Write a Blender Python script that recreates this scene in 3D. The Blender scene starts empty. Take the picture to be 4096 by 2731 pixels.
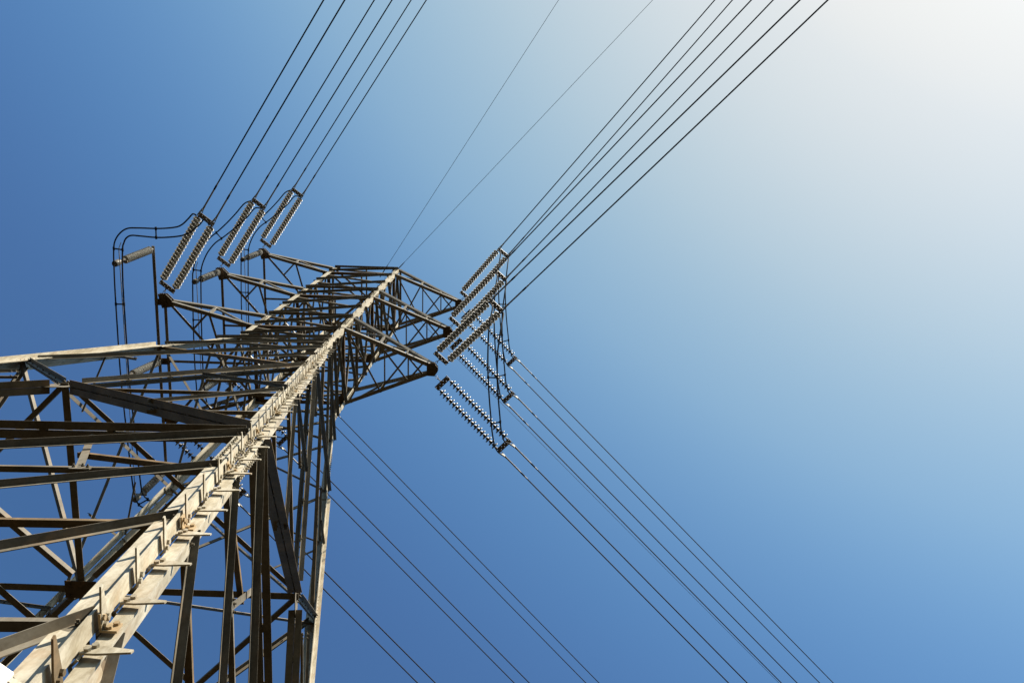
import bpy, bmesh, math, random
from mathutils import Vector as V, Matrix
random.seed(7)
sc = bpy.context.scene
COL = sc.collection
R = math.radians

# ------------------------------------------------------------------ tower dimensions (metres)
WX, WY = 1.504, 1.309            # half widths of the straight upper cage
KX, KY = 0.16127, 0.16984        # batter of the four legs below the waist
ZW = 29.96                       # waist
Z1, Z2, Z3, ZT = 31.6, 37.32, 43.116, 44.35   # three crossarm levels and the top frame
CAM = V((7.475, -7.913, 1.6))

def half(z):
    d = max(0.0, ZW - z)
    return WX + KX*d, WY + KY*d

# ------------------------------------------------------------------ materials
def nodes_of(name):
    m = bpy.data.materials.new(name); m.use_nodes = True
    nt = m.node_tree; b = nt.nodes['Principled BSDF']
    return m, nt, b

def steel(name, light, dark, rust=0.0, rough=0.55, metal=0.0, scale=3.0, bump=0.15, spec=0.15, streak=.3):
    m, nt, b = nodes_of(name); N, L = nt.nodes, nt.links
    tc = N.new('ShaderNodeTexCoord')
    mp = N.new('ShaderNodeMapping'); mp.inputs['Scale'].default_value = (1, 1, 0.35)
    L.new(tc.outputs['Object'], mp.inputs['Vector'])
    n1 = N.new('ShaderNodeTexNoise'); n1.inputs['Scale'].default_value = scale; n1.inputs['Detail'].default_value = 7; n1.inputs['Roughness'].default_value = .65
    L.new(mp.outputs['Vector'], n1.inputs['Vector'])
    n2 = N.new('ShaderNodeTexNoise'); n2.inputs['Scale'].default_value = 38; n2.inputs['Detail'].default_value = 4
    L.new(tc.outputs['Object'], n2.inputs['Vector'])
    cr = N.new('ShaderNodeValToRGB'); cr.color_ramp.elements[0].position = .32; cr.color_ramp.elements[1].position = .68
    cr.color_ramp.elements[0].color = (*dark, 1); cr.color_ramp.elements[1].color = (*light, 1)
    L.new(n1.outputs['Fac'], cr.inputs['Fac'])
    mx = N.new('ShaderNodeMixRGB'); mx.blend_type = 'MULTIPLY'; mx.inputs['Fac'].default_value = .35
    L.new(cr.outputs['Color'], mx.inputs['Color1'])
    c2 = N.new('ShaderNodeValToRGB'); c2.color_ramp.elements[0].position = .3; c2.color_ramp.elements[1].position = .7
    c2.color_ramp.elements[0].color = (.62, .6, .56, 1); c2.color_ramp.elements[1].color = (1, 1, 1, 1)
    L.new(n2.outputs['Fac'], c2.inputs['Fac']); L.new(c2.outputs['Color'], mx.inputs['Color2'])
    ms = N.new('ShaderNodeMapping'); ms.inputs['Scale'].default_value = (26, 26, .9); L.new(tc.outputs['Object'], ms.inputs['Vector'])
    n4 = N.new('ShaderNodeTexNoise'); n4.inputs['Scale'].default_value = 1; n4.inputs['Detail'].default_value = 6; n4.inputs['Roughness'].default_value = .7; L.new(ms.outputs['Vector'], n4.inputs['Vector'])
    c4 = N.new('ShaderNodeValToRGB'); c4.color_ramp.elements[0].position = .36; c4.color_ramp.elements[1].position = .56
    c4.color_ramp.elements[0].color = (.5, .43, .33, 1); c4.color_ramp.elements[1].color = (1, 1, 1, 1); L.new(n4.outputs['Fac'], c4.inputs['Fac'])
    m4 = N.new('ShaderNodeMixRGB'); m4.blend_type = 'MULTIPLY'; m4.inputs['Fac'].default_value = streak
    L.new(mx.outputs['Color'], m4.inputs['Color1']); L.new(c4.outputs['Color'], m4.inputs['Color2'])
    col = m4.outputs['Color']
    if rust > 0:
        n3 = N.new('ShaderNodeTexNoise'); n3.inputs['Scale'].default_value = 2.2; n3.inputs['Detail'].default_value = 9; n3.inputs['Roughness'].default_value = .7
        L.new(tc.outputs['Object'], n3.inputs['Vector'])
        c3 = N.new('ShaderNodeValToRGB'); c3.color_ramp.elements[0].position = .62 - .3*rust; c3.color_ramp.elements[1].position = .8 - .2*rust
        L.new(n3.outputs['Fac'], c3.inputs['Fac'])
        m2 = N.new('ShaderNodeMixRGB'); m2.inputs['Color2'].default_value = (.26, .15, .07, 1)
        fm = N.new('ShaderNodeMath'); fm.operation = 'MULTIPLY'; fm.inputs[1].default_value = min(.8, .35 + rust*.5)
        L.new(c3.outputs['Color'], fm.inputs[0]); L.new(fm.outputs[0], m2.inputs['Fac'])
        L.new(col, m2.inputs['Color1']); col = m2.outputs['Color']
    L.new(col, b.inputs['Base Color'])
    b.inputs['Roughness'].default_value = rough; b.inputs['Metallic'].default_value = metal
    b.inputs['Specular IOR Level'].default_value = spec
    bp = N.new('ShaderNodeBump'); bp.inputs['Strength'].default_value = bump; bp.inputs['Distance'].default_value = .004
    L.new(n2.outputs['Fac'], bp.inputs['Height']); L.new(bp.outputs['Normal'], b.inputs['Normal'])
    return m

def plain(name, col, rough=.5, metal=0.0, coat=0.0, spec=.5, var=.25, scale=9):
    m, nt, b = nodes_of(name); N, L = nt.nodes, nt.links
    tc = N.new('ShaderNodeTexCoord'); n = N.new('ShaderNodeTexNoise'); n.inputs['Scale'].default_value = scale; n.inputs['Detail'].default_value = 5
    L.new(tc.outputs['Object'], n.inputs['Vector'])
    cr = N.new('ShaderNodeValToRGB'); cr.color_ramp.elements[0].position = .3; cr.color_ramp.elements[1].position = .7
    cr.color_ramp.elements[0].color = (*[c*(1-var) for c in col], 1); cr.color_ramp.elements[1].color = (*[min(1, c*(1+var*.5)) for c in col], 1)
    L.new(n.outputs['Fac'], cr.inputs['Fac']); L.new(cr.outputs['Color'], b.inputs['Base Color'])
    b.inputs['Roughness'].default_value = rough; b.inputs['Metallic'].default_value = metal
    b.inputs['Coat Weight'].default_value = coat; b.inputs['Coat Roughness'].default_value = .06
    b.inputs['Specular IOR Level'].default_value = spec
    return m

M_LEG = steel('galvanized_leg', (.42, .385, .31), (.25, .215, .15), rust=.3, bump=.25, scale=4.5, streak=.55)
M_STEEL = steel('galvanized_steel', (.160, .142, .112), (.088, .073, .052), rust=.2, rough=.62, spec=.08)  # same steel as the legs, darkened: shade of the braces put into the colour
M_TAN = steel('rust_stained_steel', (.150, .112, .068), (.085, .058, .031), rust=.4, rough=.65, spec=.06)
M_RUST = steel('rusty_clip', (.36, .29, .18), (.27, .185, .095), rust=.4)
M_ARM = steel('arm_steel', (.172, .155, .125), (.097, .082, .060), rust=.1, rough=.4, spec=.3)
M_PLATE = steel('dark_plate', (.088, .065, .042), (.045, .030, .018), rust=.3, rough=.5)
M_FIT = steel('cast_fitting', (.155, .136, .108), (.09, .075, .055), rough=.45, scale=20)
M_PORC = plain('glazed_porcelain', (.135, .122, .092), rough=.42, coat=.06, spec=.3, var=.3)
M_CAP = plain('insulator_cap', (.06, .05, .038), rough=.45, var=.3)
M_POST = plain('shed_glaze', (.36, .355, .33), rough=.25, coat=.4, var=.12)
M_CORE = plain('shed_core', (.025, .022, .022), rough=.4)
M_WIRE = plain('weathered_conductor', (.017, .016, .017), rough=.7, spec=.08, var=.2, scale=30)
M_ALU = plain('aluminium_fitting', (.19, .17, .14), rough=.5, metal=.1, spec=.3, var=.2)
M_WHITE = plain('sign_white', (.36, .35, .32), rough=.45, var=.06)
M_RED = plain('sign_red', (.30, .055, .03), rough=.5, var=.3, scale=60)

# ------------------------------------------------------------------ mesh builder
class MB:
    def __init__(s): s.v = []; s.f = []; s.mi = []
    def poly(s, pts, faces, mi=0):
        o = len(s.v); s.v += [tuple(p) for p in pts]
        for f in faces: s.f.append([o+i for i in f]); s.mi.append(mi)
    def prism(s, ring, d, mi=0):
        n = len(ring); ring = [V(p) for p in ring]; top = [p + d for p in ring]
        s.poly(ring + top, [list(range(n))[::-1], list(range(n, 2*n))] + [[i, (i+1) % n, n+(i+1) % n, n+i] for i in range(n)], mi)
    def box(s, c, x, y, z, mi=0):       # centre and three half-vectors
        c, x, y, z = V(c), V(x), V(y), V(z)
        s.prism([c-x-y-z, c+x-y-z, c+x+y-z, c-x+y-z], z*2, mi)
    def angle(s, P, Q, a, b, wa, wb, t, mi=0):
        P, Q, a, b = V(P), V(Q), V(a), V(b)
        ring = [P, P+a*wa, P+a*wa+b*t, P+a*t+b*t, P+a*t+b*wb, P+b*wb]
        s.prism(ring, Q-P, mi)
    def tube(s, pts, r, n=8, mi=0, caps=True):
        pts = [V(p) for p in pts]; o = len(s.v); k = len(pts)
        rr = r if isinstance(r, (list, tuple)) else [r]*k
        up = None
        for i, p in enumerate(pts):
            t = (pts[min(i+1, k-1)] - pts[max(i-1, 0)]).normalized()
            if up is None:
                up = t.orthogonal().normalized()
            u = (up - t*up.dot(t)).normalized(); up = u; w = t.cross(u)
            for j in range(n):
                a = 2*math.pi*j/n; s.v.append(tuple(p + (u*math.cos(a) + w*math.sin(a))*rr[i]))
        for i in range(k-1):
            for j in range(n):
                s.f.append([o+i*n+j, o+i*n+(j+1) % n, o+(i+1)*n+(j+1) % n, o+(i+1)*n+j]); s.mi.append(mi)
        if caps:
            s.f.append([o+j for j in range(n)][::-1]); s.mi.append(mi); s.f.append([o+(k-1)*n+j for j in range(n)]); s.mi.append(mi)
    def lathe(s, prof, P, d, n=20, mis=None, mi=0):
        P, d = V(P), V(d).normalized(); u = d.orthogonal().normalized(); w = d.cross(u); o = len(s.v)
        for h, r in prof:
            for j in range(n):
                a = 2*math.pi*j/n; s.v.append(tuple(P + d*h + (u*math.cos(a)+w*math.sin(a))*max(r, .0005)))
        for i in range(len(prof)-1):
            for j in range(n):
                s.f.append([o+i*n+j, o+i*n+(j+1) % n, o+(i+1)*n+(j+1) % n, o+(i+1)*n+j]); s.mi.append(mis[i] if mis else mi)
        s.f.append([o+j for j in range(n)][::-1]); s.mi.append(mis[0] if mis else mi)
        s.f.append([o+(len(prof)-1)*n+j for j in range(n)]); s.mi.append(mis[-1] if mis else mi)
    def bolt(s, P, n, r=.016, h=.014, tail=.0, mi=0):
        P, n = V(P), V(n).normalized(); u = n.orthogonal().normalized(); w = n.cross(u)
        ph = random.random()
        s.prism([P + (u*math.cos(ph+k*math.pi/3) + w*math.sin(ph+k*math.pi/3))*r for k in range(6)], n*h, mi)
        if tail: s.prism([P + n*h + (u*math.cos(k*math.pi/3) + w*math.sin(k*math.pi/3))*r*.55 for k in range(6)], n*tail, mi)
    def build(s, name, mats, parent=None, smooth=False, loc=None, merge=False):
        me = bpy.data.meshes.new(name)
        me.from_pydata(s.v if loc is None else [tuple(V(p)-V(loc)) for p in s.v], [], s.f)
        if not isinstance(mats, (list, tuple)): mats = [mats]
        for m in mats: me.materials.append(m)
        me.polygons.foreach_set('material_index', s.mi)
        bm = bmesh.new(); bm.from_mesh(me)
        if merge: bmesh.ops.remove_doubles(bm, verts=bm.verts, dist=1e-5)
        bmesh.ops.recalc_face_normals(bm, faces=bm.faces); bm.to_mesh(me); bm.free()
        if smooth:
            me.polygons.foreach_set('use_smooth', [True]*len(me.polygons)); 
            try: me.set_sharp_from_angle(angle=R(38))
            except Exception: pass
        o = bpy.data.objects.new(name, me); COL.objects.link(o)
        if loc is not None: o.location = loc
        if parent: o.parent = parent
        return o

def tag(o, label, cat, group=None, kind=None):
    if label: o['label'] = label
    if cat: o['category'] = cat
    if group: o['group'] = group
    if kind: o['kind'] = kind
    return o
def empty(name, loc, rot=None):
    o = bpy.data.objects.new(name, None); COL.objects.link(o); o.location = loc; o.empty_display_size = .3
    if rot is not None: o.matrix_world = Matrix.Translation(loc) @ rot.to_4x4()
    return o
def copy_part(o, parent):
    c = o.copy(); COL.objects.link(c); c.parent = parent
    return c

# ------------------------------------------------------------------ the tower
tower = empty('transmission_tower', (0, 0, 0))
tag(tower, 'tall steel lattice pylon with six crossarms seen from its foot', 'pylon')

LEGOFF = {'A': (0, 0), 'B': (0, .1), 'C': (-.09, 0), 'D': (.09, 0)}
SG = {'A': (1, -1), 'B': (-1, -1), 'C': (1, 1), 'D': (-1, 1)}
def LP(k, z):
    hx, hy = half(z); sx, sy = SG[k]; o = min(1, max(0, (ZW-z)/9))
    ox, oy = LEGOFF[k]
    return V((sx*hx + ox*o, sy*hy + oy*o, z))

ZS = 25.4      # below this the legs are double angles set heel to heel, above they are single angles
def leg_mesh(k):
    sx, sy = SG[k]; m = MB(); g = .009
    ax, ay = V((sx, 0, 0)), V((0, sy, 0))       # outward axes
    def seg(za, zb, off, a, b, wa, wb, t):
        m.angle(LP(k, za)+off, LP(k, zb)+off, a, b, wa, wb, t)
    c = g
    # long flanges lie in the tower faces, short ones stand outward
    seg(0.0, ZS, -ax*c + ay*c, -ax, ay, .205, .108, .016)
    seg(0.0, ZS, ax*c - ay*c, -ay, ax, .205, .092, .016)
    # single angle above, with one break of direction at the waist
    seg(ZS-.02, ZW, V((0, 0, 0)), -ax, -ay, .19, .19, .018)
    seg(ZW, ZT+.12, V((0, 0, 0)), -ax, -ay, .175, .175, .017)
    # spacer plates in the gap between the two heels
    z = .8; i = 0
    while z < ZS-.3:
        p = LP(k, z); hl = .05 if i % 2 else .085
        d = (ax+ay).normalized()
        m.box(p, d*.022, (ax-ay).normalized()*.006, V((-sx*KX, -sy*KY, 1))*hl)
        z += .335; i += 1
    # splices: plates and bolt rows
    n1, n2 = ay, ax
    for (za, zb) in ((9.85, 11.25), (15.1, 16.3), (20.2, 21.2), (26.4, 27.6), (32.1, 33.0), (37.6, 38.4)):
        st = za < ZS
        up = V((-sx*KX, -sy*KY, 1)) if za < ZW else V((0, 0, 1))
        zz = za; j = 0
        pa, pb = LP(k, za), LP(k, zb)
        if st:
            # cover plates on the faces that look outward
            m.prism([pa-ax*.05+ay*.026, pa-ax*.19+ay*.026, pa-ax*.19+ay*.036, pa-ax*.05+ay*.036], pb-pa)
            m.prism([pa-ay*.05+ax*.026, pa-ay*.19+ax*.026, pa-ay*.19+ax*.036, pa-ay*.05+ax*.036], pb-pa)
        while zz < zb:
            p = LP(k, zz)
            if st:
                for q in (.075, .15):
                    m.bolt(p-ax*(q+(.02 if j % 2 else 0)*0)+ay*.036, ay, .017, .017, .02)
                    m.bolt(p-ay*q+ax*.036, ax, .017, .017, .02)
                m.bolt(p+ax*.055-ay*.0+ay*.002, ay, .017, .017, .022)
                m.bolt(p+ay*.062-ax*.0+ax*.002, ax, .017, .017, .022)
            else:
                for q in (.06, .13):
                    m.bolt(p-ax*q, ay, .017, .017, .02); m.bolt(p-ay*q, ax, .017, .017, .02)
            zz += .115; j += 1
    # pairs of holes for climbing pegs read as dark dots on the legs without steps
    return m
for k in 'ABCD':
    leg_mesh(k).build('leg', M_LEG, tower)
legs = [o for o in tower.children if o.name.startswith('leg')]
legA = legs[0]

def in_leg(k, z): 
    return LP(k, z)

# climbing steps on the near leg: pointed flat plates below, pegs above
def step_plate(side, z):
    m = MB(); p = LP('A', z)
    up = V((-KX, KY, 1)).normalized()
    if side == 'r':      # against the flange that points to +x, facing -y
        n, o = V((0, -1, 0)), V((1, 0, 0)); base = p + V((.012, -.012, 0)) + n*.014
    else:
        n, o = V((1, 0, 0)), V((0, -1, 0)); base = p + V((.012, -.012, 0)) + n*-.0 + V((-.018, 0, 0))*0 + n*.004
    ring = [base + o*.0 - up*.05, base + o*.075 - up*.052, base + o*.232 - up*.02, base + o*.238 + up*.012, base + o*.06 + up*.05, base + o*.0 + up*.048]
    m.prism(ring, n*.011)
    for q in (.026, .068):
        m.bolt(base + o*(.016+q*.6) + up*(q-.047)*1.1 + n*.011, n, .0175, .018)
    return m
zr = [5.49 + .668*i for i in range(-2, 32)]
for z in zr:
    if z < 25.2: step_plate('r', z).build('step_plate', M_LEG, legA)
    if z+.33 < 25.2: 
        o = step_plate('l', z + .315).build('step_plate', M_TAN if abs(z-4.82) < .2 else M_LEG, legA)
def peg(side, z):
    m = MB(); p = LP('A', z)
    d = V((0, -1, 0)) if side == 'l' else V((1, 0, 0))
    q = p + (V((-.1, 0, 0)) if side == 'l' else V((0, .1, 0)))
    m.tube([q - d*.05, q + d*.17], .0095, 6); m.tube([q + d*.17, q + d*.184], .017, 6); m.tube([q + d*.0, q + d*.014], .019, 6)
    return m
for i in range(38):
    z = 26.0 + .48*i
    if z < ZT: peg('l' if i % 2 else 'r', z).build('step_peg', M_STEEL, legA)

# bent clips joining the two outstanding flanges of the near leg
for z in (5.8, 7.68, 9.61, 11.6, 13.4, 15.85, 17.9, 20.3, 22.6):
    m = MB(); p = LP('A', z) + V((.011, -.011, 0)); up = V((-KX, KY, 1)).normalized()
    m.angle(p - up*.055, p + up*.055, V((1, 0, 0)), V((0, -1, 0)), .088, .1, .013)
    for q in (-.026, .026):
        m.bolt(p + V((.055, -.013, 0)) + up*q + V((.012, 0, 0))*(1 if q > 0 else -1), (0, -1, 0), .0165, .017)
        m.bolt(p + V((.013, -.062, 0)) + up*q + V((0, .012, 0))*(1 if q > 0 else -1), (1, 0, 0), .0165, .017)
    m.build('clip', M_RUST, legA)

# bolt holes (dark dimples) along the other legs
for k, o in zip('BCD', legs[1:]):
    sx, sy = SG[k]; m = MB(); z = 4.0
    while z < 26:
        for q in (-.022, .022):
            p = LP(k, z+q)
            m.bolt(p + V((sx*.055, 0, 0)) + V((0, -.0165 if sy > 0 else -.0035, 0)) * (1 if sy < 0 else 0) + V((0, -.012, 0))*(1 if sy > 0 else 0), (0, -1, 0), .011, .003)
            p = LP(k, z+.3+q)
            m.bolt(p + V((sx*.028*(1 if sx > 0 else -.2), -sy*.11, 0)), (1, 0, 0), .011, .003)
        z += .67
    m.build('bolt_hole_row', M_CORE, o)

# ---- members in the four faces
FACES = {'AB': ('A', 'B', V((0, -1, KY)).normalized(), V((0, -1, 0))), 'AC': ('A', 'C', V((1, 0, KX)).normalized(), V((1, 0, 0))),
         'CD': ('C', 'D', V((0, 1, KY)).normalized(), V((0, 1, 0))), 'BD': ('B', 'D', V((-1, 0, KX)).normalized(), V((-1, 0, 0)))}
def FP(face, u, z):                       # u = +1 on the first leg of the face, -1 on the second
    k1, k2 = face
    a, b = LP(k1, z), LP(k2, z)
    return (a+b)*.5 + (a-b)*.5*u
def fnorm(face, z): return FACES[face][2] if z < ZW-.01 else FACES[face][3]

def member(face, p, q, kind, w, typ, mat=None, ends=(.0, .0), t=None, w2=None, bolts=2, off=None):
    """an angle between two face points; typ out / in / dbl_low / dbl_top says how its flanges stand"""
    w *= .76 if p[1] < ZW-2 else .85
    P, Q = FP(face, *p), FP(face, *q); n = fnorm(face, (p[1]+q[1])/2)
    d = (Q-P).normalized(); n = (n - d*n.dot(d)).normalized(); v = n.cross(d)
    if v.z < 0: v = -v
    if abs(v.z) < .02 and v.x+v.y < 0: v = -v
    P = P + d*ends[0]; Q = Q - d*ends[1]
    t = t or max(.006, w*.09); w2 = w2 or w; m = MB()
    o = .02 if off is None else off
    if typ == 'out':   m.angle(P+v*w*.5+n*o, Q+v*w*.5+n*o, -v, n, w, w2, t)
    elif typ == 'in':  m.angle(P-v*w*.5-n*o, Q-v*w*.5-n*o, v, -n, w, w2, t)
    elif typ in ('dbl_low', 'dbl_top'):
        g = .009; s = 1 if typ == 'dbl_low' else -1
        m.angle(P-v*s*w*.5+n*g, Q-v*s*w*.5+n*g, v*s, n, w, w2, t)
        m.angle(P-v*s*w*.5-n*g, Q-v*s*w*.5-n*g, v*s, -n, w, w2, t)
        L = (Q-P).length; k = max(2, int(L/.75))
        for i in range(1, k):
            X = P + d*L*i/k
            m.box(X, d*.035, n*g*.98, v*w*.45)
            m.bolt(X + n*(g+t) + v*w*.1*s, n, .016, .014, .014); m.bolt(X - n*(g+t) + v*w*.1*s, -n, .016, .014, .014)
    if bolts and typ in ('out', 'in'):
        sgn = 1 if typ == 'out' else -1
        for X, dd in ((P, d), (Q, -d)):
            for i in range(bolts):
                B = X + dd*(.05+.075*i) + n*sgn*(o+t)
                m.bolt(B, n*sgn, .016, .015, .016)
                if sgn < 0: m.bolt(X + dd*(.05+.075*i) - n*(o-.0), n, .016, .014)
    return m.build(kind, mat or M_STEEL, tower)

DZ0 = .8
def udiag(z):                              # main lower brace from the middle of the z=11.8 beam to the feet
    f = (11.75-z)/(11.75-DZ0)
    return f*half(DZ0)[0]/half(z)[0] if True else f
def plate(face, u, z, wu, hz, mat=None, off=.012, t=.012, bolts=((.3, .3), (-.3, .3), (.3, -.3), (-.3, -.3)), kind='gusset_plate'):
    P = FP(face, u, z); n = fnorm(face, z)
    d = (FP(face, 1, z)-FP(face, -1, z)).normalized(); v = n.cross(d)
    if v.z < 0: v = -v
    m = MB(); c = .28
    ring = [P + d*x*wu*.5 + v*y*hz*.5 + n*off for x, y in ((-1, -1+c), (-1+c, -1), (1-c, -1), (1, -1+c), (1, 1-c), (1-c, 1), (-1+c, 1), (-1, 1-c))]
    m.prism(ring, n*t)
    for x, y in bolts:
        m.bolt(P + d*x*wu + v*y*hz + n*(off+t), n, .017, .016, .016)
        m.bolt(P + d*x*wu + v*y*hz + n*off, -n, .017, .016, .016)
    return m.build(kind, mat or M_STEEL, tower)

H12, J = 11.82, 16.2
for face in ('AB', 'AC', 'CD', 'BD'):
    near = face in ('AB', 'AC')
    flip = 1 if face in ('AB', 'CD') else -1
    member(face, (1, H12), (-1, H12), 'horizontal_brace', .125, 'dbl_low', ends=(.12, .12))
    for s in (1, -1):
        # lower panel: big brace and its bracing triangles
        member(face, (0, 11.7), (s, DZ0), 'main_brace', .15, 'dbl_low', ends=(.2, .3))
        zs = [9.9, 8.0, 6.0, 4.0]; prev = 11.62
        for i, z in enumerate(zs):
            ud = s*min(.97, udiag(z-.1))
            member(face, (s, z), (ud, z-.1), 'horizontal_strut', .075, 'in', mat=M_TAN if (i == 1 and near) else None, ends=(.05, .05))
            member(face, (s, prev), (ud, z-.02), 'sloped_strut', .085 if i else .11, 'out', ends=(.07, .05))
            prev = z - .03
        member(face, (s*.63, 10.72), (s, 9.98), 'short_strut', .075, 'in', mat=M_TAN, ends=(0, .1), off=.045)
        u2 = .5*(1+udiag(7.9))
        member(face, (s*.575, 11.75), (s*.70, 9.85), 'hanger', .1, 'in', ends=(.06, .0), off=.03)
        plate(face, s*.705, 9.83, .2, .13, off=-.03, bolts=((.33, .0), (-.33, .0), (0, .3)))
        # crossed panel around the plan frame
        member(face, (s, 12.02), (s*.03, J-.05), 'diagonal_brace', .14, 'dbl_low', mat=M_TAN, ends=(.12, .12))
        member(face, (s*.03, J+.2), (s, 20.6), 'diagonal_brace', .115, 'dbl_top', ends=(.1, .12))
        member(face, (s*.06, J), (s, 15.85), 'horizontal_strut', .075, 'in', ends=(.15, .05))
        um, zm = .56, 13.85
        member(face, (s*um, zm), (s, 15.78), 'sloped_strut', .075, 'out', ends=(.04, .07), off=.05)
        member(face, (s, 13.9), (s*um, zm), 'horizontal_strut', .07, 'in', ends=(.05, .02), off=.03)
        ug, zg = .47, 17.85
        member(face, (s*ug, zg), (s, 15.92), 'sloped_strut', .075, 'out', mat=None, ends=(.04, .07), off=.05)
        member(face, (s*.49, 17.9), (s, 17.75), 'horizontal_strut', .065, 'in', ends=(.02, .05), off=.03)
    plate(face, 0, J, .62, .5, off=-.006)
    plate(face, 0, H12-.05, .5, .34, off=-.006)
    # upper crossed panels
    for (za, zb, w) in ((20.7, 25.7, .12), (25.7, 28.5, .11), (28.5, 30.05, .11), (30.05, Z1-.12, .1)):
        member(face, (-flip, za+.1), (flip, zb), 'diagonal_brace', w, 'out', ends=(.04, .08), bolts=3)
        member(face, (flip, za), (-flip, zb-.05), 'diagonal_brace', w*.9, 'in', mat=M_TAN if near and za < 25 else None, ends=(.08, .08), bolts=3)
    member(face, (flip*.48, 22.15), (flip, 23.3), 'sloped_strut', .075, 'out', ends=(.02, .07), off=.03)
    member(face, (flip*.5, 24.0), (flip, 23.35), 'sloped_strut', .07, 'in', ends=(.02, .07), off=.03)
    member(face, (-flip*.48, 22.15), (-flip, 23.3), 'sloped_strut', .07, 'in', ends=(.02, .07), off=.03)
    # cage panels
    for (za, zb) in ((Z1, 33.3), (33.3, 35.15), (35.15, 37.05), (Z2, 38.75), (38.75, 40.65), (40.65, 42.6), (Z3, 44.3)):
        member(face, (-flip, za+.1), (flip, zb), 'cage_diagonal', .11, 'out', ends=(.03, .05), bolts=3)
        member(face, (flip, za+.05), (-flip, zb-.03), 'cage_diagonal', .085, 'in', ends=(.05, .05), bolts=2)
    for z in (Z1, Z2, Z3):
        member(face, (1, z+.02), (-1, z+.02), 'horizontal_brace', .14, 'in', mat=M_PLATE, ends=(.02, .02), off=.0)
    for z in (33.3, 38.75, ZT):
        member(face, (1, z+.05), (-1, z+.05), 'horizontal_brace', .1, 'out', ends=(.05, .05))

# plan frame at the height of the crossing
def strut3(P, Q, kind, w, mat=None, down=True, t=.009, up=V((0, 0, 1))):
    P, Q = V(P), V(Q); d = (Q-P).normalized(); s = d.cross(up).normalized(); u = s.cross(d).normalized()
    m = MB(); m.angle(P - s*w*.5, Q - s*w*.5, s, u, w, w, t)
    L = (Q-P).length
    for X, dd in ((P, d), (Q, -d)):
        for i in (0, 1): m.bolt(X + dd*(.05+.07*i) - u*.0, -u, .015, .013)
    return m.build(kind, mat or M_STEEL, tower)
hx, hy = half(J)
strut3((0, -hy, J), (0, hy, J), 'plan_brace', .12); strut3((-hx, 0, J-.012), (hx, 0, J-.012), 'plan_brace', .12)
m = MB(); m.box((0, 0, J-.03), (.27, 0, 0), (0, .16, 0), (0, 0, .008))
for x in (-.18, .18):
    for y in (-.1, .1): m.bolt((x, y, J-.038), (0, 0, -1), .018, .016, .02)
m.build('gusset_plate', M_PLATE, tower)
for a, b in (((0, -hy), (hx, 0)), ((hx, 0), (0, hy)), ((0, hy), (-hx, 0)), ((-hx, 0), (0, -hy))):
    strut3((a[0], a[1], J+.05), (b[0], b[1], J+.05), 'plan_brace', .085)
# diagonals of the plan frame out to the legs, and ties rising from it
for k in 'ABCD':
    strut3((SG[k][0]*.2, SG[k][1]*.2, J+.06), LP(k, J+.06), 'plan_brace', .1)
    strut3((SG[k][0]*.05, SG[k][1]*.05, J+.02), LP(k, 20.4), 'inner_tie', .075)
strut3(LP('B', 15.0)+V((.1, .1, 0)), LP('C', 15.0)-V((.1, .1, 0)), 'plan_brace', .12)
# plan braces of the cage at the arm levels
for z in (Z1, Z2, Z3, ZT):
    strut3((WX-.1, -WY+.1, z+.02), (-WX+.1, WY-.1, z+.02), 'plan_brace', .08); strut3((-WX+.1, -WY+.1, z+.032), (WX-.1, WY-.1, z+.032), 'plan_brace', .08)
    strut3((0, -WY, z+.045), (0, WY, z+.045), 'plan_brace', .07)
# corner plates under the arm roots
for z in (Z1, Z2, Z3):
    for k in 'ABCD':
        sx, sy = SG[k]; m = MB()
        e = .02
        if sx > 0: ring = [(WX+e, -sy*0+sy*(WY+.0)), (WX+e, sy*(WY-.3)), (WX-.12, sy*(WY-.36)), (WX-.36, sy*(WY-.22)), (WX-.36, sy*WY)]
        else: ring = [(-WX+.3, sy*WY), (-WX-.05, sy*WY), (-WX-.22, sy*(WY-.03)), (-WX-.26, sy*(WY-.26)), (-WX-.05, sy*(WY-.34)), (-WX+.3, sy*(WY-.3))]
        m.prism([V((x, y, z-.022)) for x, y in ring], V((0, 0, .014)))
        for q in (.1, .2):
            m.bolt((sx*(WX-.08), sy*(WY-q), z-.022), (0, 0, -1), .016, .014); m.bolt((sx*(WX-q), sy*(WY-.08), z-.022), (0, 0, -1), .016, .014)
        m.build('corner_plate', M_PLATE, tower)

# ---- crossarms (parts of the tower, each with its lacing and tip plates)
def ang3(m, P, Q, a, b, wa, wb, t=.01, nb=0, face=None):
    P, Q = V(P), V(Q); d = (Q-P).normalized(); a, b = V(a), V(b)
    a = (a - d*a.dot(d)).normalized(); b = (b - d*b.dot(d) - a*b.dot(a)).normalized()
    m.angle(P, Q, a, b, wa, wb, t)
    L = (Q-P).length
    for i in range(nb):
        f = (i+.5)/nb
        m.bolt(P + d*L*f + a*wa*.5, -b, .013, .01); m.bolt(P + d*L*f + a*wa*.5 + b*t, b, .013, .01, .012)
def lace(parent, P, Q, n, w=.06, mat=None):
    m = MB(); P, Q = V(P), V(Q); d = (Q-P).normalized(); n = V(n); s = d.cross(n).normalized()
    ang3(m, P - s*w*.5, Q - s*w*.5, s, n, w, w, .006, nb=3)
    return m.build('lacing_bar', mat or M_ARM, parent)
def lerp(a, b, t): return V(a)*(1-t) + V(b)*t

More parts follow.
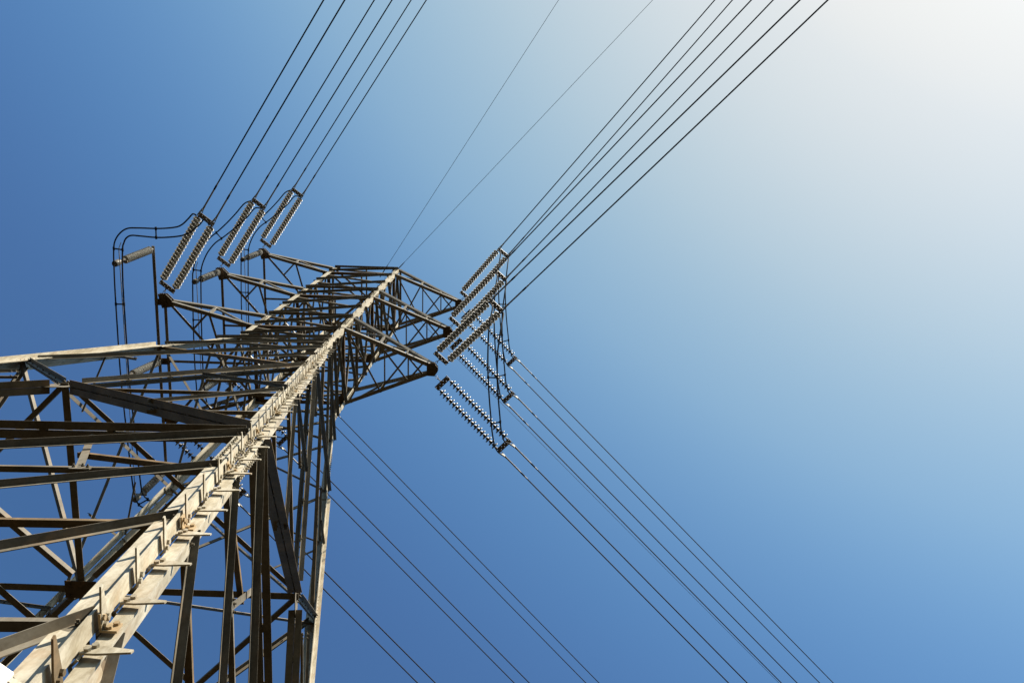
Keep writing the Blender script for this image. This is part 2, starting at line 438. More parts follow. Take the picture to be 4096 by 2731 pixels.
def tip_plate(parent, ring, z, sgn=1):
    m = MB(); m.prism([V((x, y, z-.024)) for x, y in ring], V((0, 0, .016)))
    m.prism([V((x, y, z+.135)) for x, y in ring[:]], V((0, 0, .012)))
    cx = sum(p[0] for p in ring)/len(ring); cy = sum(p[1] for p in ring)/len(ring)
    for x, y in ring:
        X = V((cx+(x-cx)*.72, cy+(y-cy)*.72, z-.024)); m.bolt(X, (0, 0, -1), .016, .014, .012)
    # web between the two plates
    m.box((cx, cy, z+.06), (.02*sgn, 0, 0), (0, .12, 0), (0, 0, .074))
    return m.build('tip_plate', M_PLATE, parent)

def right_arm(z, zt):
    m = MB(); tip = V((4.44, 0, z))
    roots = {}
    for sy in (-1, 1):
        r = V((WX, sy*WY, z)); e = V((4.38, sy*.16, z)); roots[sy] = (r, e)
        ang3(m, r, e, (0, -sy, 0), (0, 0, 1), .125, .125, .011, nb=9)
        rt = V((WX, sy*WY, zt)); et = V((4.38, sy*.15, z+.13))
        ang3(m, rt, et, (0, -sy, .3), (0, .2*-sy, 1), .115, .1, .01, nb=9)
        ang3(m, V((WX-.3, sy*WY+sy*.012, zt)), rt, (0, -sy, .1), (0, 0, 1), .115, .1, .01, nb=3)
    arm = m.build('crossarm', M_ARM, tower)
    ts = (0.04, .40, .72, .9)
    P = {sy: [lerp(*roots[sy], t) for t in ts] for sy in (-1, 1)}
    nz = (0, 0, 1)
    for i in range(3):
        lace(arm, P[-1][i] + V((0, .08, -.012)), P[1][i+1] + V((0, -.06, -.012)), nz); lace(arm, P[1][i] + V((0, -.08, .016)), P[-1][i+1] + V((0, .06, .016)), nz)
    for sy in (-1, 1):
        b = roots[sy]; T = (V((WX, sy*WY, zt)), V((4.38, sy*.15, z+.13)))
        lace(arm, lerp(*b, .4), lerp(*T, .4), (0, -sy, 0), .07); lace(arm, lerp(*b, .06), lerp(*T, .4), (0, -sy, 0), .055)
        lace(arm, lerp(*b, .7), lerp(*T, .7), (0, -sy, 0), .055); lace(arm, lerp(*b, .4), lerp(*T, .7), (0, -sy, 0), .05)
    for t in (.4, .7): lace(arm, lerp(WX*V((1, 0, 0)) + V((0, -WY, zt)), V((4.38, -.15, z+.13)), t), lerp(V((WX, WY, zt)), V((4.38, .15, z+.13)), t), nz, .05)
    tip_plate(arm, [(4.2, -.2), (4.44, -.22), (4.56, -.08), (4.57, .06), (4.46, .23), (4.2, .22)], z)
    return arm
def left_arm(z, zt, outrig):
    m = MB(); ends = {}
    for sy in (-1, 1):
        r = V((-WX-.02, sy*WY, z)); e = V((-4.36, sy*2.06, z)); ends[sy] = (r, e)
        ang3(m, r, e, (0, -sy, 0), (0, 0, 1), .125, .125, .011, nb=9)
        rt = V((-WX, sy*WY, zt)); et = V((-4.34, sy*2.05, z+.13))
        ang3(m, rt, et, (0, -sy, .3), (0, .2*-sy, 1), .115, .1, .01, nb=9)
        ang3(m, V((-WX+.32, sy*WY+sy*.012, zt)), rt, (0, -sy, .1), (0, 0, 1), .115, .1, .01, nb=3)
    nz = (0, 0, 1); ang3(m, (-4.4, -2.02, z-.012), (-4.4, 2.02, z-.012), (1, 0, 0), nz, .1, .1, .009, nb=8)
    arm = m.build('crossarm', M_ARM, tower)
    lace(arm, (-4.35, 0, z-.012), (-WX-.05, 0, z-.012), nz, .085)
    for sy in (-1, 1):
        lace(arm, (-4.2, sy*1.93, z+.004), (-WX-.05, -sy*1.15, z+.004+.02*(sy+1)), nz, .085)
        b = ends[sy]; T = (V((-WX, sy*WY, zt)), V((-4.34, sy*2.05, z+.13)))
        n1 = lerp(*b, .5)
        lace(arm, n1, (-3.49, sy*1.09, z+.002), nz, .065); lace(arm, n1, (-2.5, -sy*.02, z+.002), nz, .075)
        lace(arm, n1, lerp(*T, .52), (0, -sy, 0), .085); lace(arm, lerp(*T, .52), lerp(*b, .05), (0, -sy, 0), .06)
        tip_plate(arm, [(-4.58, sy*2.25), (-4.31, sy*2.25), (-4.12, sy*2.06), (-4.12, sy*1.83), (-4.46, sy*1.78)], z, -1)
    if outrig:
        m = MB(); ang3(m, (-4.66, -3.82, z-.09), (-4.66, 3.82, z-.09), (1, 0, 0), nz, .1, .1, .01, nb=0)
        for y in (-3.7, 0, 3.7):
            for q in (-.06, .06): m.bolt((-4.61, y+q, z-.09), (0, 0, -1), .015, .014)
        o = m.build('outrigger', M_ARM, arm)
        for sy in (-1, 1, 0):
            m = MB(); y = sy*1.99
            m.angle(V((-4.68, y+.008, z-.05)), V((-4.3, y+.008, z-.05)), V((0, 1, 0)), V((0, 0, 1)), .1, .04, .011); m.angle(V((-4.68, y-.008, z-.05)), V((-4.3, y-.008, z-.05)), V((0, -1, 0)), V((0, 0, 1)), .1, .04, .011)
            m.box((-4.5, y, z-.03), (.1, 0, 0), (0, .0078, 0), (0, 0, .02))
            m.build('outrigger_bracket', M_PLATE, arm)
    return arm
for z, zt, orig in ((Z1, 33.2, True), (Z2, 38.72, False), (Z3, ZT, False)):
    right_arm(z, zt); left_arm(z, zt, orig)

# small ground-wire pulling plate and its curled tail at the top
m = MB(); m.box((1.55, .2, ZT+.04), (.1, 0, 0), (0, .05, 0), (0, 0, .012)); m.build('top_bracket', M_PLATE, tower)

# ------------------------------------------------------------------ insulator strings
PITCH, ND = .146, 18
disc_prof = [(0, .018), (0, .044), (.02, .05), (.05, .052), (.056, .058), (.064, .085), (.074, .112), (.086, .126), (.098, .127), (.1, .119), (.084, .108), (.101, .1), (.08, .09), (.1, .081), (.078, .071), (.098, .062), (.076, .053), (.09, .046), (.078, .03), (.08, .014), (.146, .014)]
md = MB(); md.lathe(disc_prof, (0, 0, 0), (1, 0, 0), 22, mis=[0, 0, 0, 0] + [1]*14 + [0, 0])
disc0 = md.build('disc', [M_CAP, M_PORC], None, smooth=True)
def chain_link(m, P, d, s, L=.13, w=.032, r=.0085):
    P, d, s = V(P), V(d), V(s); pts = []
    for i in range(17):
        a = 2*math.pi*i/16; c, sn = math.cos(a), math.sin(a)
        pts.append(P + d*(L*.5 + math.copysign(max(0, L*.5-w), c)*1 + c*w if abs(c) > .05 else L*.5) + s*sn*w)
    m.tube(pts, r, 6)
def yoke_mesh(wide):
    m = MB(); w, h, t = .285, .095, .009
    m.prism([V((-h, -w, -t)), V((h, -w, -t)), V((h, w, -t)), V((-h, w, -t))], V((0, 0, 2*t)))
    return m
def frame_of(d):
    x = d.normalized(); y = V((0, 0, 1)).cross(x).normalized(); z = x.cross(y)
    return Matrix((x, y, z)).transposed()
first = True
disc_used = False
def insulator(T, d, label, near, ND=18):
    """double string: link, yoke, two rows of discs, yoke; local x runs along the pull"""
    global disc_used
    rot = frame_of(d); root = empty('insulator_string', T, rot)
    tag(root, label, 'insulator', 'double insulator strings at the crossarm tips')
    m = MB(); chain_link(m, (0.0, 0, 0), (1, 0, 0), (0, 1, 0)); chain_link(m, (.1, 0, 0), (1, 0, 0), (0, 0, 1)); m.tube([(.2, 0, 0), (.27, 0, 0)], .016, 8)
    m.box((.255, 0, 0), (.03, 0, 0), (0, .022, 0), (0, 0, .03))
    m.build('shackle', M_FIT, root, smooth=False)
    x1 = .33; 
    def yoke(x):
        # a drilled plate: cells of a grid, left out where the holes are
        m = MB(); t = .009; q = .010
        holes = [(-.035, -.255), (.04, -.15), (-.035, -.075), (.04, .0), (-.035, .075), (.04, .15), (-.035, .255)]
        xs = sorted({-.085, .085} | {h[0]+e for h in holes for e in (-q, q)}); ys = sorted({-.285, .285} | {h[1]+e for h in holes for e in (-q, q)})
        full = {(i, j): not any(abs((xs[i]+xs[i+1])/2-a) < q and abs((ys[j]+ys[j+1])/2-b) < q for a, b in holes) for i in range(len(xs)-1) for j in range(len(ys)-1)}
        for (i, j), on in full.items():
            if not on: continue
            x0, x1_, y0, y1 = x+xs[i], x+xs[i+1], ys[j], ys[j+1]
            P8 = [(x0, y0, -t), (x1_, y0, -t), (x1_, y1, -t), (x0, y1, -t), (x0, y0, t), (x1_, y0, t), (x1_, y1, t), (x0, y1, t)]
            F = [[3, 2, 1, 0], [4, 5, 6, 7]]
            if not full.get((i, j-1)): F.append([0, 1, 5, 4])
            if not full.get((i+1, j)): F.append([1, 2, 6, 5])
            if not full.get((i, j+1)): F.append([2, 3, 7, 6])
            if not full.get((i-1, j)): F.append([3, 0, 4, 7])
            m.poly(P8, F)
        m.build('yoke_plate', M_FIT, root, merge=True)
    yoke(x1); xs = x1 + .085 + .06
    for sy in (-.235, .235):
        m = MB(); m.tube([(x1+.03, sy, 0), (xs+.01, sy, 0)], .014, 8); m.box((x1+.07, sy, 0), (.03, 0, 0), (0, .02, 0), (0, 0, .024)); m.build('socket_link', M_FIT, root)
        for i in range(ND):
            if not disc_used: o = disc0; o.parent = root; disc_used = True
            else: o = copy_part(disc0, root)
            o.location = (xs + i*PITCH, sy, 0); o.rotation_euler = (random.uniform(0, 6), 0, 0)
    xe = xs + ND*PITCH + .1
    for sy in (-.235, .235):
        m = MB(); m.tube([(xe-.12, sy, 0), (xe, sy, 0)], .014, 8); m.box((xe-.05, sy, 0), (.04, 0, 0), (0, .022, 0), (0, 0, .026)); m.build('socket_link', M_FIT, root)
    yoke(xe+.05)
    return T + rot @ V((xe+.12, -.235, 0)), T + rot @ V((xe+.12, .235, 0)), rot

def conductor(P, d, sag_k, L, label, group, r=.02, clamp=True, curve_down=None):
    """a cable with its dead-end fitting; a parabola that starts at slope of d"""
    h = V((d.x, d.y, 0)).normalized(); s0 = d.z/math.hypot(d.x, d.y)
    def at(s): return P + h*s + V((0, 0, s0*s + sag_k*s*s))
    pts = []; s = 1.05 if clamp else 0.0
    while s < L:
        pts.append(at(s)); s += 1.2 if s < 30 else 4
    pts.append(at(L))
    m = MB(); m.tube(pts, r, 8)
    o = m.build('conductor' if clamp else 'ground_wire', M_WIRE, None, smooth=True, loc=P)
    tag(o, label, 'cable', group)
    if not clamp:
        m = MB(); m.tube([at(-.25), at(-.05), at(.35), at(.5)], [.02, .026, .02, .009], 8); c = m.build('end_grip', M_FIT, o, smooth=True, loc=P); c.location = (0, 0, 0)
    if clamp:
        m = MB(); D = (at(.6)-at(0)).normalized(); sd = D.cross(V((0, 0, 1))).normalized()
        chain_link(m, P - D*.04, D, sd, .16, .035, .011)
        m.tube([P+D*.1, P+D*.2], .034, 8); m.tube([P+D*.16, P+D*.3, P+D*.31, P+D*1.0, P+D*1.02, P+D*1.3], [.03, .03, .026, .026, .026, .023], 10)
        m.box(P+D*.13 - V((0, 0, .05)), D*.055, sd*.02, V((0, 0, .06)))
        c = m.build('dead_end_clamp', M_ALU, o, smooth=True, loc=P); c.location = (0, 0, 0)
        m = MB(); m.tube([P+D*.99, P+D*1.16], .0285, 10); c = m.build('sleeve', M_WIRE, o, smooth=True, loc=P); c.location = (0, 0, 0)
        m = MB(); m.tube([P+D*.14 - V((0, 0, .09)), P+D*.06 - V((0, 0, .16)), P-D*.06 - V((0, 0, .22))], .026, 8)
        c = m.build('jumper_terminal', M_ALU, o, smooth=True, loc=P); c.location = (0, 0, 0)
    return P + (-h*.08) + V((0, 0, -.25))

def dirv(az, dip): return V((math.cos(R(az))*math.cos(R(dip)), math.sin(R(az))*math.cos(R(dip)), -math.sin(R(dip))))
lev = {1: Z1, 2: Z2, 3: Z3}; nm = {1: 'lowest', 2: 'middle', 3: 'topmost'}
near_az = {('L', 1): -53.4, ('L', 2): -53.6, ('L', 3): -53.7, ('R', 1): -48.3, ('R', 2): -50.0, ('R', 3): -51.9}
far_az = {('L', 1): 45.4, ('L', 2): 45.4, ('L', 3): 45.4, ('R', 1): 44.4, ('R', 2): 44.3, ('R', 3): 44.3}
tails = {}
ORD_N = {('L', 1): ('first', 'second'), ('L', 2): ('third', 'fourth'), ('L', 3): ('fifth', 'sixth'), ('R', 3): ('first', 'second'), ('R', 2): ('third', 'fourth'), ('R', 1): ('fifth', 'sixth')}
ORD_F = {('L', 1): ('first', 'second'), ('L', 2): ('third', 'fourth'), ('L', 3): ('fifth', 'sixth'), ('R', 1): ('first', 'second'), ('R', 2): ('third', 'fourth'), ('R', 3): ('fifth', 'sixth')}
for side in 'LR':
    sname = 'left' if side == 'L' else 'right'
    for i in (1, 2, 3):
        z = lev[i]
        for near in (True, False):
            if side == 'L': T = V((-4.4, -2.26 if near else 2.26, z))
            else: T = V((4.48, -.2, z)) if near else V((4.49, .22, z))
            d = dirv(near_az[side, i], 23 if side == 'R' else 19.5) if near else dirv(far_az[side, i], 3.2)
            where = 'rising to the top edge' if near else ('slanting down behind the lattice' if side == 'L' else 'slanting to the lower right')
            seen = ''
            a, b, rot = insulator(T, d, f'double disc string on the {nm[i]} {sname} crossarm {where}{seen}', near, 19 if side == 'L' and near else 18)
            if near:
                a, b = (a, b)
            ds = d
            grp = 'line cables running up to the top edge' if near else 'line cables running down to the lower right'
            od = ORD_N[side, i] if near else ORD_F[side, i]
            edge = 'top' if near else 'bottom'
            half_ = f'{sname} bundle' if near else ('group beside the tower base' if side == 'L' else 'group right of the tower')
            pair = sorted((a, b), key=lambda p: (V((d.y, -d.x, 0)).dot(p)))
            pair = [a, b]
            # order along the picture's edge: nearer to +x side of the pull is further right
            pair.sort(key=lambda p: p.x)
            for p, w in zip(pair, od):
                t = conductor(p, ds, .0021 if near else .0004, 95 if near else 140, f'cable {w} from left of the six crossing the {edge} edge, {half_}', grp, r=.0205)
                tails.setdefault((side, i, near), []).append(t)

# ------------------------------------------------------------------ jumper loops
L1o = [(-2.77, -5.02, -1.48), (-2.88, -4.88, -1.6), (-3.03, -4.72, -1.7), (-3.21, -4.64, -1.80), (-3.62, -4.61, -2.00), (-4.21, -4.62, -2.10), (-4.52, -4.60, -2.17), (-4.74, -4.44, -2.22), (-4.88, -4.20, -2.25), (-4.93, -3.89, -2.25), (-4.95, -3.45, -2.25), (-4.97, -2.60, -2.25), (-4.98, -0.63, -2.25), (-4.97, -0.04, -2.25), (-4.96, 0.51, -2.25), (-4.84, 3.35, -2.25), (-4.80, 3.78, -2.23), (-4.78, 4.08, -2.15), (-4.72, 4.34, -1.95), (-4.5, 4.6, -1.6), (-3.9, 4.75, -1.1), (-3.2, 4.7, -.75)]
L1i = [(-2.41, -4.88, -1.48), (-2.54, -4.72, -1.58), (-2.66, -4.61, -1.65), (-2.83, -4.47, -1.73), (-3.09, -4.38, -1.85), (-3.63, -4.34, -2.00), (-4.13, -4.38, -2.10), (-4.40, -4.40, -2.17), (-4.54, -4.32, -2.22), (-4.61, -4.17, -2.25), (-4.65, -4.03, -2.25), (-4.69, -3.55, -2.25), (-4.72, -2.61, -2.25), (-4.72, -0.64, -2.25), (-4.72, -0.18, -2.25), (-4.70, 0.51, -2.25), (-4.58, 3.34, -2.25), (-4.54, 3.77, -2.2), (-4.5, 4.0, -2.05), (-4.3, 4.3, -1.75), (-3.8, 4.5, -1.2), (-3.1, 4.45, -.8)]
L2o = [(-2.94, -4.86, -1.45), (-3.21, -4.52, -1.6), (-3.48, -4.20, -1.77), (-3.79, -3.88, -1.95), (-4.02, -3.68, -2.05), (-4.25, -3.41, -2.15), (-4.46, -3.06, -2.20), (-4.59, -2.69, -2.25), (-4.64, -2.44, -2.25), (-4.67, -2.23, -2.25), (-4.72, -.9, -2.25), (-4.75, 0.47, -2.25), (-4.74, 1.6, -2.25), (-4.7, 2.4, -2.25), (-4.6, 3.0, -2.1), (-4.3, 3.6, -1.8), (-3.8, 4.1, -1.3), (-3.2, 4.35, -.8)]
L2i = [(-2.55, -4.71, -1.45), (-2.80, -4.40, -1.6), (-3.08, -4.12, -1.72), (-3.33, -3.90, -1.85), (-3.61, -3.67, -1.95), (-3.87, -3.47, -2.05), (-4.10, -3.17, -2.15), (-4.26, -2.84, -2.20), (-4.34, -2.55, -2.25), (-4.37, -2.24, -2.25), (-4.42, -.9, -2.25), (-4.45, 0.46, -2.25), (-4.45, 1.6, -2.25), (-4.4, 2.3, -2.25), (-4.3, 2.8, -2.1), (-4.0, 3.3, -1.8), (-3.5, 3.8, -1.3), (-3.0, 4.05, -.8)]
R1a = [(6.39, -2.48, -1.75), (6.35, -2.2, -2.15), (6.325, -1.9, -2.5), (6.32, -1.4, -2.72), (6.33, -.8, -2.75), (6.35, -.2, -2.5), (6.38, .5, -2.05), (6.41, 1.05, -1.65), (6.44, 1.6, -1.3), (6.48, 2.0, -1.0), (6.53, 2.35, -.75)]
R1b = [(6.73, -2.3, -1.75), (6.70, -2.1, -2.15), (6.66, -1.8, -2.5), (6.61, -1.3, -2.72), (6.61, -.72, -2.75), (6.63, -.1, -2.5), (6.66, .5, -2.05), (6.69, 1.0, -1.65), (6.72, 1.5, -1.3), (6.77, 1.88, -1.0), (6.84, 2.15, -.75)]
def smooth_path(P, n=6):
    P = [V(p) for p in P]; out = []
    for i in range(len(P)-1):
        p0, p1, p2, p3 = P[max(i-1, 0)], P[i], P[i+1], P[min(i+2, len(P)-1)]
        for k in range(n):
            t = k/n
            out.append(.5*((2*p1) + (p2-p0)*t + (2*p0-5*p1+4*p2-p3)*t*t + (3*p1-p0-3*p2+p3)*t*t*t))
    out.append(P[-1]); return out
def jumper(pa, pb, z, ta, tb, label, spacers, rod=None):
    root = empty('jumper_loop', (pa[0][0], pa[0][1], z)); loc = root.location.copy()
    tag(root, label, 'jumper cable', 'twin jumper loops around the crossarm ends')
    paths = []
    for k, p in enumerate((pa, pb)):
        pts = [V((x, y, z+q)) for x, y, q in p]
        s, e = ta[k], tb[k]
        ds, de = s - pts[0], e - pts[-1]
        pts = [s] + pts + [e]
        pts = smooth_path(pts)
        paths.append(pts)
        m = MB(); m.tube(pts, .0235, 8); m.build('jumper_cable', M_WIRE, root, smooth=True, loc=loc).location = (0, 0, 0)
    for f in spacers:
        y = f
        a = min(paths[0], key=lambda p: abs(p.y-y[0])+abs(p.x-y[1])*.8); b = min(paths[1], key=lambda p: (p-a).length)
        m = MB(); m.tube([a, b], .022, 8); d = (b-a).normalized()
        t = d.orthogonal()
        for q in (a, b): m.tube([q - V((0, .05, 0)), q + V((0, .05, 0))], .034, 8)
        m.build('spacer', M_WIRE, root, loc=loc).location = (0, 0, 0)
    if rod:
        m = MB(); m.tube([V((rod[0], rod[1], z+rod[3])), V((rod[0], rod[2], z+rod[3]))], .014, 8); m.tube([V((rod[0], rod[1], z+rod[3])), V((rod[0]+.05, rod[1]-.18, z+rod[3]+.07))], .012, 8)
        m.build('stiffener_rod', M_ALU, root, smooth=True, loc=loc).location = (0, 0, 0)
    return root
def tl(side, i, near):
    t = sorted(tails[side, i, near], key=lambda p: p.x); return t
jumper(L1o, L1i, Z1, tl('L', 1, True), tl('L', 1, False), 'wide twin jumper loop bulging out past the lowest left crossarm', [(-4.6, -3.7), (-4.0, -4.95), (-2.2, -4.97), (4.2, -4.75)], rod=(-4.79, -4.0, 3.9, -2.2))
for i in (2, 3):
    jumper(L2o, L2i, lev[i], tl('L', i, True), tl('L', i, False), f'twin jumper loop curving round the {nm[i]} left crossarm', [(-3.85, -3.8), (-2.5, -4.65), (-.6, -4.75), (1.3, -4.75)], rod=(-4.55, -2.6, 2.3, -2.2))
for i in (1, 2, 3):
    ta, tb = tl('R', i, True), tl('R', i, False)
    ja, jb = R1a, R1b
    sh = V(ta[0]) - V(tl('R', 1, True)[0]); 
    f = lambda P: [(x + sh.x*(1-j/(len(P)-1)), y + sh.y*(1-j/(len(P)-1)), q) for j, (x, y, q) in enumerate(P)]
    jumper(f(ja), f(jb), lev[i], ta, tb, f'twin jumper loop hanging beneath the {nm[i]} right crossarm', [(-.55, 6.3), (1.35, 6.45)])

# ------------------------------------------------------------------ hanging jumper insulators
def post(base, lean, label, L=1.55):
    root = empty('jumper_insulator', base); tag(root, label, 'insulator', 'ribbed insulators holding the left jumpers')
    d = V((lean[0], lean[1], -L)).normalized()
    m = MB(); m.lathe([(0, .05), (.05, .055), (.1, .04)], (0, 0, 0), d, 14); m.box((0, 0, .01), (.06, 0, 0), (0, .06, 0), (0, 0, .012)); m.build('top_fitting', M_FIT, root, smooth=True)
    prof = []; mis = []; h = .1; n = 12; p = (L-.1)/n
    for k in range(n):
        prof += [(h, .055), (h+p*.5, .057), (h+p*.56, .124), (h+p*.6, .127), (h+p*.66, .124), (h+p*.76, .057)]; mis += [0, 1, 1, 1, 1, 0]; h += p
    prof.append((h, .055)); mis.append(0)
    m = MB(); m.lathe(prof, (0, 0, 0), d, 22, mis=mis); m.build('ribbed_body', [M_CORE, M_POST], root, smooth=True)
    e = d*L
    m = MB(); m.lathe([(L, .075), (L+.05, .08), (L+.1, .05), (L+.3, .04)], (0, 0, 0), d, 14); m.box(e + d*.17, (.2, 0, 0), (0, .03, 0), (0, 0, .02)); m.build('jumper_clamp', M_FIT, root, smooth=True)
    m = MB(); m.lathe([(L+.28, .09), (L+.3, .098), (L+.5, .098), (L+.52, .09)], (0, 0, 0), d, 22); m.build('hold_down_weight', M_FIT, root, smooth=True)
    return root
post((-4.63, -3.72, Z1-.1), (-.27, .15), 'ribbed insulator at the near end of the lowest left outrigger bar')
post((-4.58, -.02, Z1-.1), (-.32, .05), 'ribbed insulator at the middle of the lowest left outrigger bar')
post((-4.53, 3.69, Z1-.1), (-.26, .28), 'ribbed insulator at the far end of the lowest left outrigger bar')
for i, zz in ((2, Z2), (3, Z3)):
    post((-4.42, -2.12, zz-.05), (-.2, .06), f'ribbed insulator under the near tip of the {nm[i]} left crossarm')
    post((-4.5, 2.08, zz-.05), (-.25, .12), f'ribbed insulator under the far tip of the {nm[i]} left crossarm')

# ------------------------------------------------------------------ ground wires
gd = 'thin shield wires above the line cables'
conductor(V((.78, -1.16, 44.22)), V((.385, -.60, -.09)), .0004, 120, 'thin wire rising from the tower top to the top edge, left of two', gd, .0085, clamp=False)
conductor(V((1.45, -1.32, 44.42)), V((.50, -.545, -.09)), .0004, 120, 'thin wire rising from the tower top to the top edge, right of two', gd, .0085, clamp=False)
conductor(V((1.6, .2, 44.4)), V((.71, .69, -.05)), .0003, 140, 'thin wire slanting down to the bottom edge between the thicker right cables', gd, .0085, clamp=False)

# ------------------------------------------------------------------ warning sign at the foot of the near leg
A0 = V((5.437, -5.691, 4.985)); e1 = V((-.783, -.622, 0)); nn = V((.622, -.783, 0)); dn = V((0, 0, -1))
sign = empty('warning_sign', A0); tag(sign, 'small white sign with a red field on a bracket at the bottom left corner', 'sign')
def flat(name, ring, depth, mat, off, bolts=()):
    m = MB(); m.prism([A0 + e1*x + dn*y + nn*off for x, y in ring], nn*depth)
    for x, y in bolts: m.bolt(A0 + e1*x + dn*y + nn*(off+depth), nn, .007, .007)
    o = m.build(name, mat, sign, loc=A0); o.location = (0, 0, 0); return o
flat('panel', [(.006, 0), (.354, 0), (.36, .006), (.36, .244), (.354, .25), (.006, .25), (0, .244), (0, .006)], .003, M_WHITE, 0)
flat('red_field', [(.016, .013), (.344, .013), (.344, .15), (.016, .15)], .003, M_RED, .0032, bolts=[(.062, .03), (.298, .03)])
flat('white_oval', [(.18 + .11*math.cos(a*math.pi/14), .09 + .045*math.sin(a*math.pi/14)) for a in range(28)], .002, M_WHITE, .0064)
m = MB(); m.angle(A0 - e1*.10 + dn*.012 - nn*.004, A0 + e1*.4 + dn*.012 - nn*.004, -nn, dn, .03, .035, .005); o = m.build('bracket', M_LEG, sign, loc=A0); o.location = (0, 0, 0)

# ------------------------------------------------------------------ ground
m = MB(); n = 24; S = 900
pts = []; 
for i in range(n+1):
    for j in range(n+1):
        x = (i/n*2-1); y = (j/n*2-1); x = math.copysign(abs(x)**1.7, x)*S; y = math.copysign(abs(y)**1.7, y)*S
        r = math.hypot(x, y); pts.append((x, y, -.02 + (0 if r < 14 else .25*math.sin(x*.03)*math.cos(y*.027)*min(1, (r-14)/60))))
m.poly(pts, [[i*(n+1)+j, (i+1)*(n+1)+j, (i+1)*(n+1)+j+1, i*(n+1)+j+1] for i in range(n) for j in range(n)])
mg, nt, b = nodes_of('dry_grass_soil'); N, L = nt.nodes, nt.links
tc = N.new('ShaderNodeTexCoord'); n1 = N.new('ShaderNodeTexNoise'); n1.inputs['Scale'].default_value = .35; n1.inputs['Detail'].default_value = 10
L.new(tc.outputs['Object'], n1.inputs['Vector'])
cr = N.new('ShaderNodeValToRGB'); cr.color_ramp.elements[0].color = (.012, .009, .005, 1); cr.color_ramp.elements[1].color = (.026, .019, .010, 1)
cr.color_ramp.elements[0].position = .35; cr.color_ramp.elements[1].position = .65
L.new(n1.outputs['Fac'], cr.inputs['Fac']); L.new(cr.outputs['Color'], b.inputs['Base Color']); b.inputs['Roughness'].default_value = 1.0; b.inputs['Specular IOR Level'].default_value = 0.0
g = m.build('ground', mg, None, smooth=True); tag(g, None, None, kind='structure')
# concrete footings under the legs
for k in 'ABCD':
    mm = MB(); p = LP(k, 0)
    mm.lathe([(-.5, .45), (.22, .45), (.26, .42)], (p.x, p.y, 0), (0, 0, 1), 20)
    mm.build('footing', plain('concrete_'+k, (.32, .30, .27), .9), tower)

# ------------------------------------------------------------------ light, sky, camera
SUN_AZ, SUN_EL = -43.0, 49.0
sd = V((math.cos(R(SUN_AZ))*math.cos(R(SUN_EL)), math.sin(R(SUN_AZ))*math.cos(R(SUN_EL)), math.sin(R(SUN_EL))))
sl = bpy.data.lights.new('sun', 'SUN'); sl.energy = 5.0; sl.angle = R(.5); sl.color = (1, .93, .80)
so = bpy.data.objects.new('sun', sl); COL.objects.link(so); so.rotation_euler = sd.to_track_quat('Z', 'Y').to_euler(); so.location = sd*60
w = bpy.data.worlds.new('World'); sc.world = w; w.use_nodes = True
nt = w.node_tree; N, L = nt.nodes, nt.links; bg = N['Background']
sky = N.new('ShaderNodeTexSky'); sky.sky_type = 'NISHITA'; sky.sun_disc = False
sky.sun_elevation = R(SUN_EL); sky.sun_rotation = math.atan2(sd.x, sd.y)
sky.air_density = 1.0; sky.dust_density = 0.4; sky.ozone_density = 2.0; sky.altitude = 200
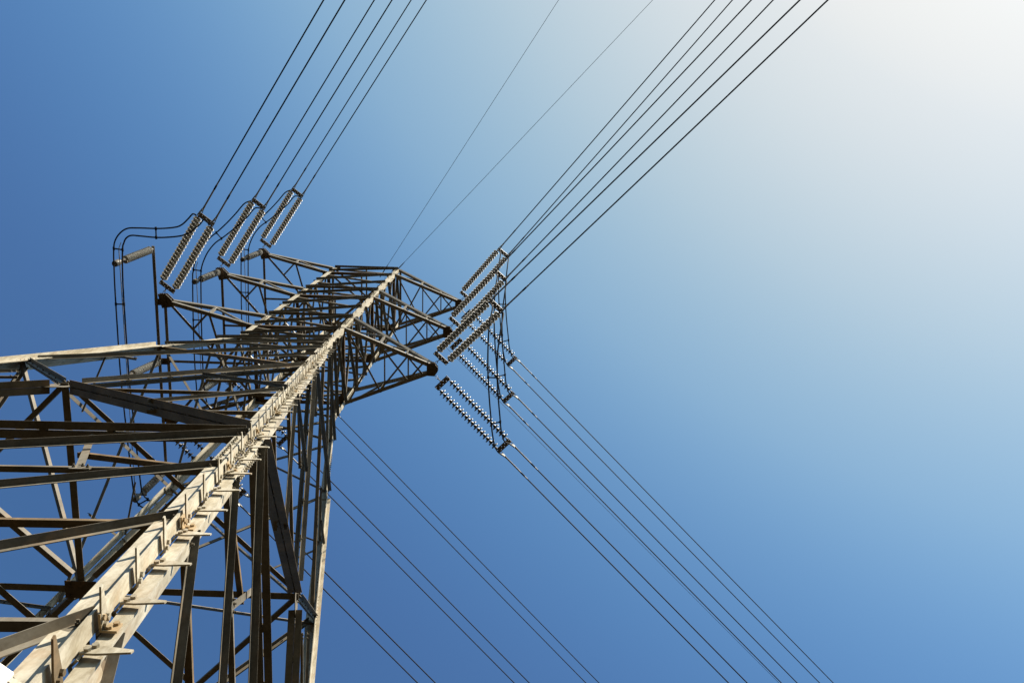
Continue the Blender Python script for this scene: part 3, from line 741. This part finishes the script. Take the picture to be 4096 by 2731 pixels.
# the sun's aureole: haze light that falls off with the angle from the sun
tint = N.new('ShaderNodeMixRGB'); tint.blend_type = 'MULTIPLY'; tint.inputs['Fac'].default_value = 1; tint.inputs['Color2'].default_value = (.5, .75, .92, 1)
L.new(sky.outputs['Color'], tint.inputs['Color1'])
tcw = N.new('ShaderNodeTexCoord'); dt = N.new('ShaderNodeVectorMath'); dt.operation = 'DOT_PRODUCT'; dt.inputs[1].default_value = sd
nz = N.new('ShaderNodeVectorMath'); nz.operation = 'NORMALIZE'
L.new(tcw.outputs['Generated'], nz.inputs[0]); L.new(nz.outputs['Vector'], dt.inputs[0])
ac = N.new('ShaderNodeMath'); ac.operation = 'ARCCOSINE'; ac.use_clamp = False; L.new(dt.outputs['Value'], ac.inputs[0])
dv = N.new('ShaderNodeMath'); dv.operation = 'DIVIDE'; dv.inputs[1].default_value = math.pi/2; L.new(ac.outputs[0], dv.inputs[0])
au = N.new('ShaderNodeValToRGB'); au.color_ramp.interpolation = 'B_SPLINE'; el = au.color_ramp.elements
AUR = [(0, .95, .82, .5), (14, .84, .70, .38), (21, .76, .61, .28), (26.7, .68, .57, .29), (37.7, .35, .39, .24), (47, .17, .26, .24), (54, .068, .132, .172), (61, .028, .065, .108), (68, .01, .015, .04), (78, 0, 0, 0)]
while len(el) < len(AUR): el.new(.5)
for e, (t, *c) in zip(el, AUR): e.position = t/90; e.color = (*c, 1)
L.new(dv.outputs[0], au.inputs['Fac'])
ad = N.new('ShaderNodeMixRGB'); ad.blend_type = 'MULTIPLY'; ad.inputs['Fac'].default_value = 1; ad.inputs['Color2'].default_value = (5.98, 5.98, 5.98, 1)
L.new(au.outputs['Color'], ad.inputs['Color1'])
sm = N.new('ShaderNodeMixRGB'); sm.blend_type = 'ADD'; sm.inputs['Fac'].default_value = 1
L.new(tint.outputs['Color'], sm.inputs['Color1']); L.new(ad.outputs['Color'], sm.inputs['Color2'])
L.new(sm.outputs['Color'], bg.inputs['Color'])
bg.inputs['Strength'].default_value = .0515

cam = bpy.data.cameras.new('camera'); co = bpy.data.objects.new('camera', cam); COL.objects.link(co)
th, ro, ya = CAMERA_ANGLES = (0.2263, -0.1001, 0.0713)
r = V((1, 0, 0)); d = V((0, math.cos(th), -math.sin(th))); f = V((0, math.sin(th), math.cos(th)))
r2 = r*math.cos(ro) + d*math.sin(ro); d2 = -r*math.sin(ro) + d*math.cos(ro)
Z = Matrix.Rotation(ya, 3, 'Z'); r2, d2, f = Z @ r2, Z @ d2, Z @ f
co.matrix_world = Matrix.Translation(CAM) @ Matrix((r2, -d2, -f)).transposed().to_4x4()
cam.sensor_width = 36; cam.lens = 36*3773.8/4096; cam.clip_end = 3000; cam.clip_start = .05
sc.camera = co
sc.view_settings.view_transform = 'Standard'; sc.view_settings.look = 'None'; sc.view_settings.gamma = 1
sc.view_settings.exposure = 1.7
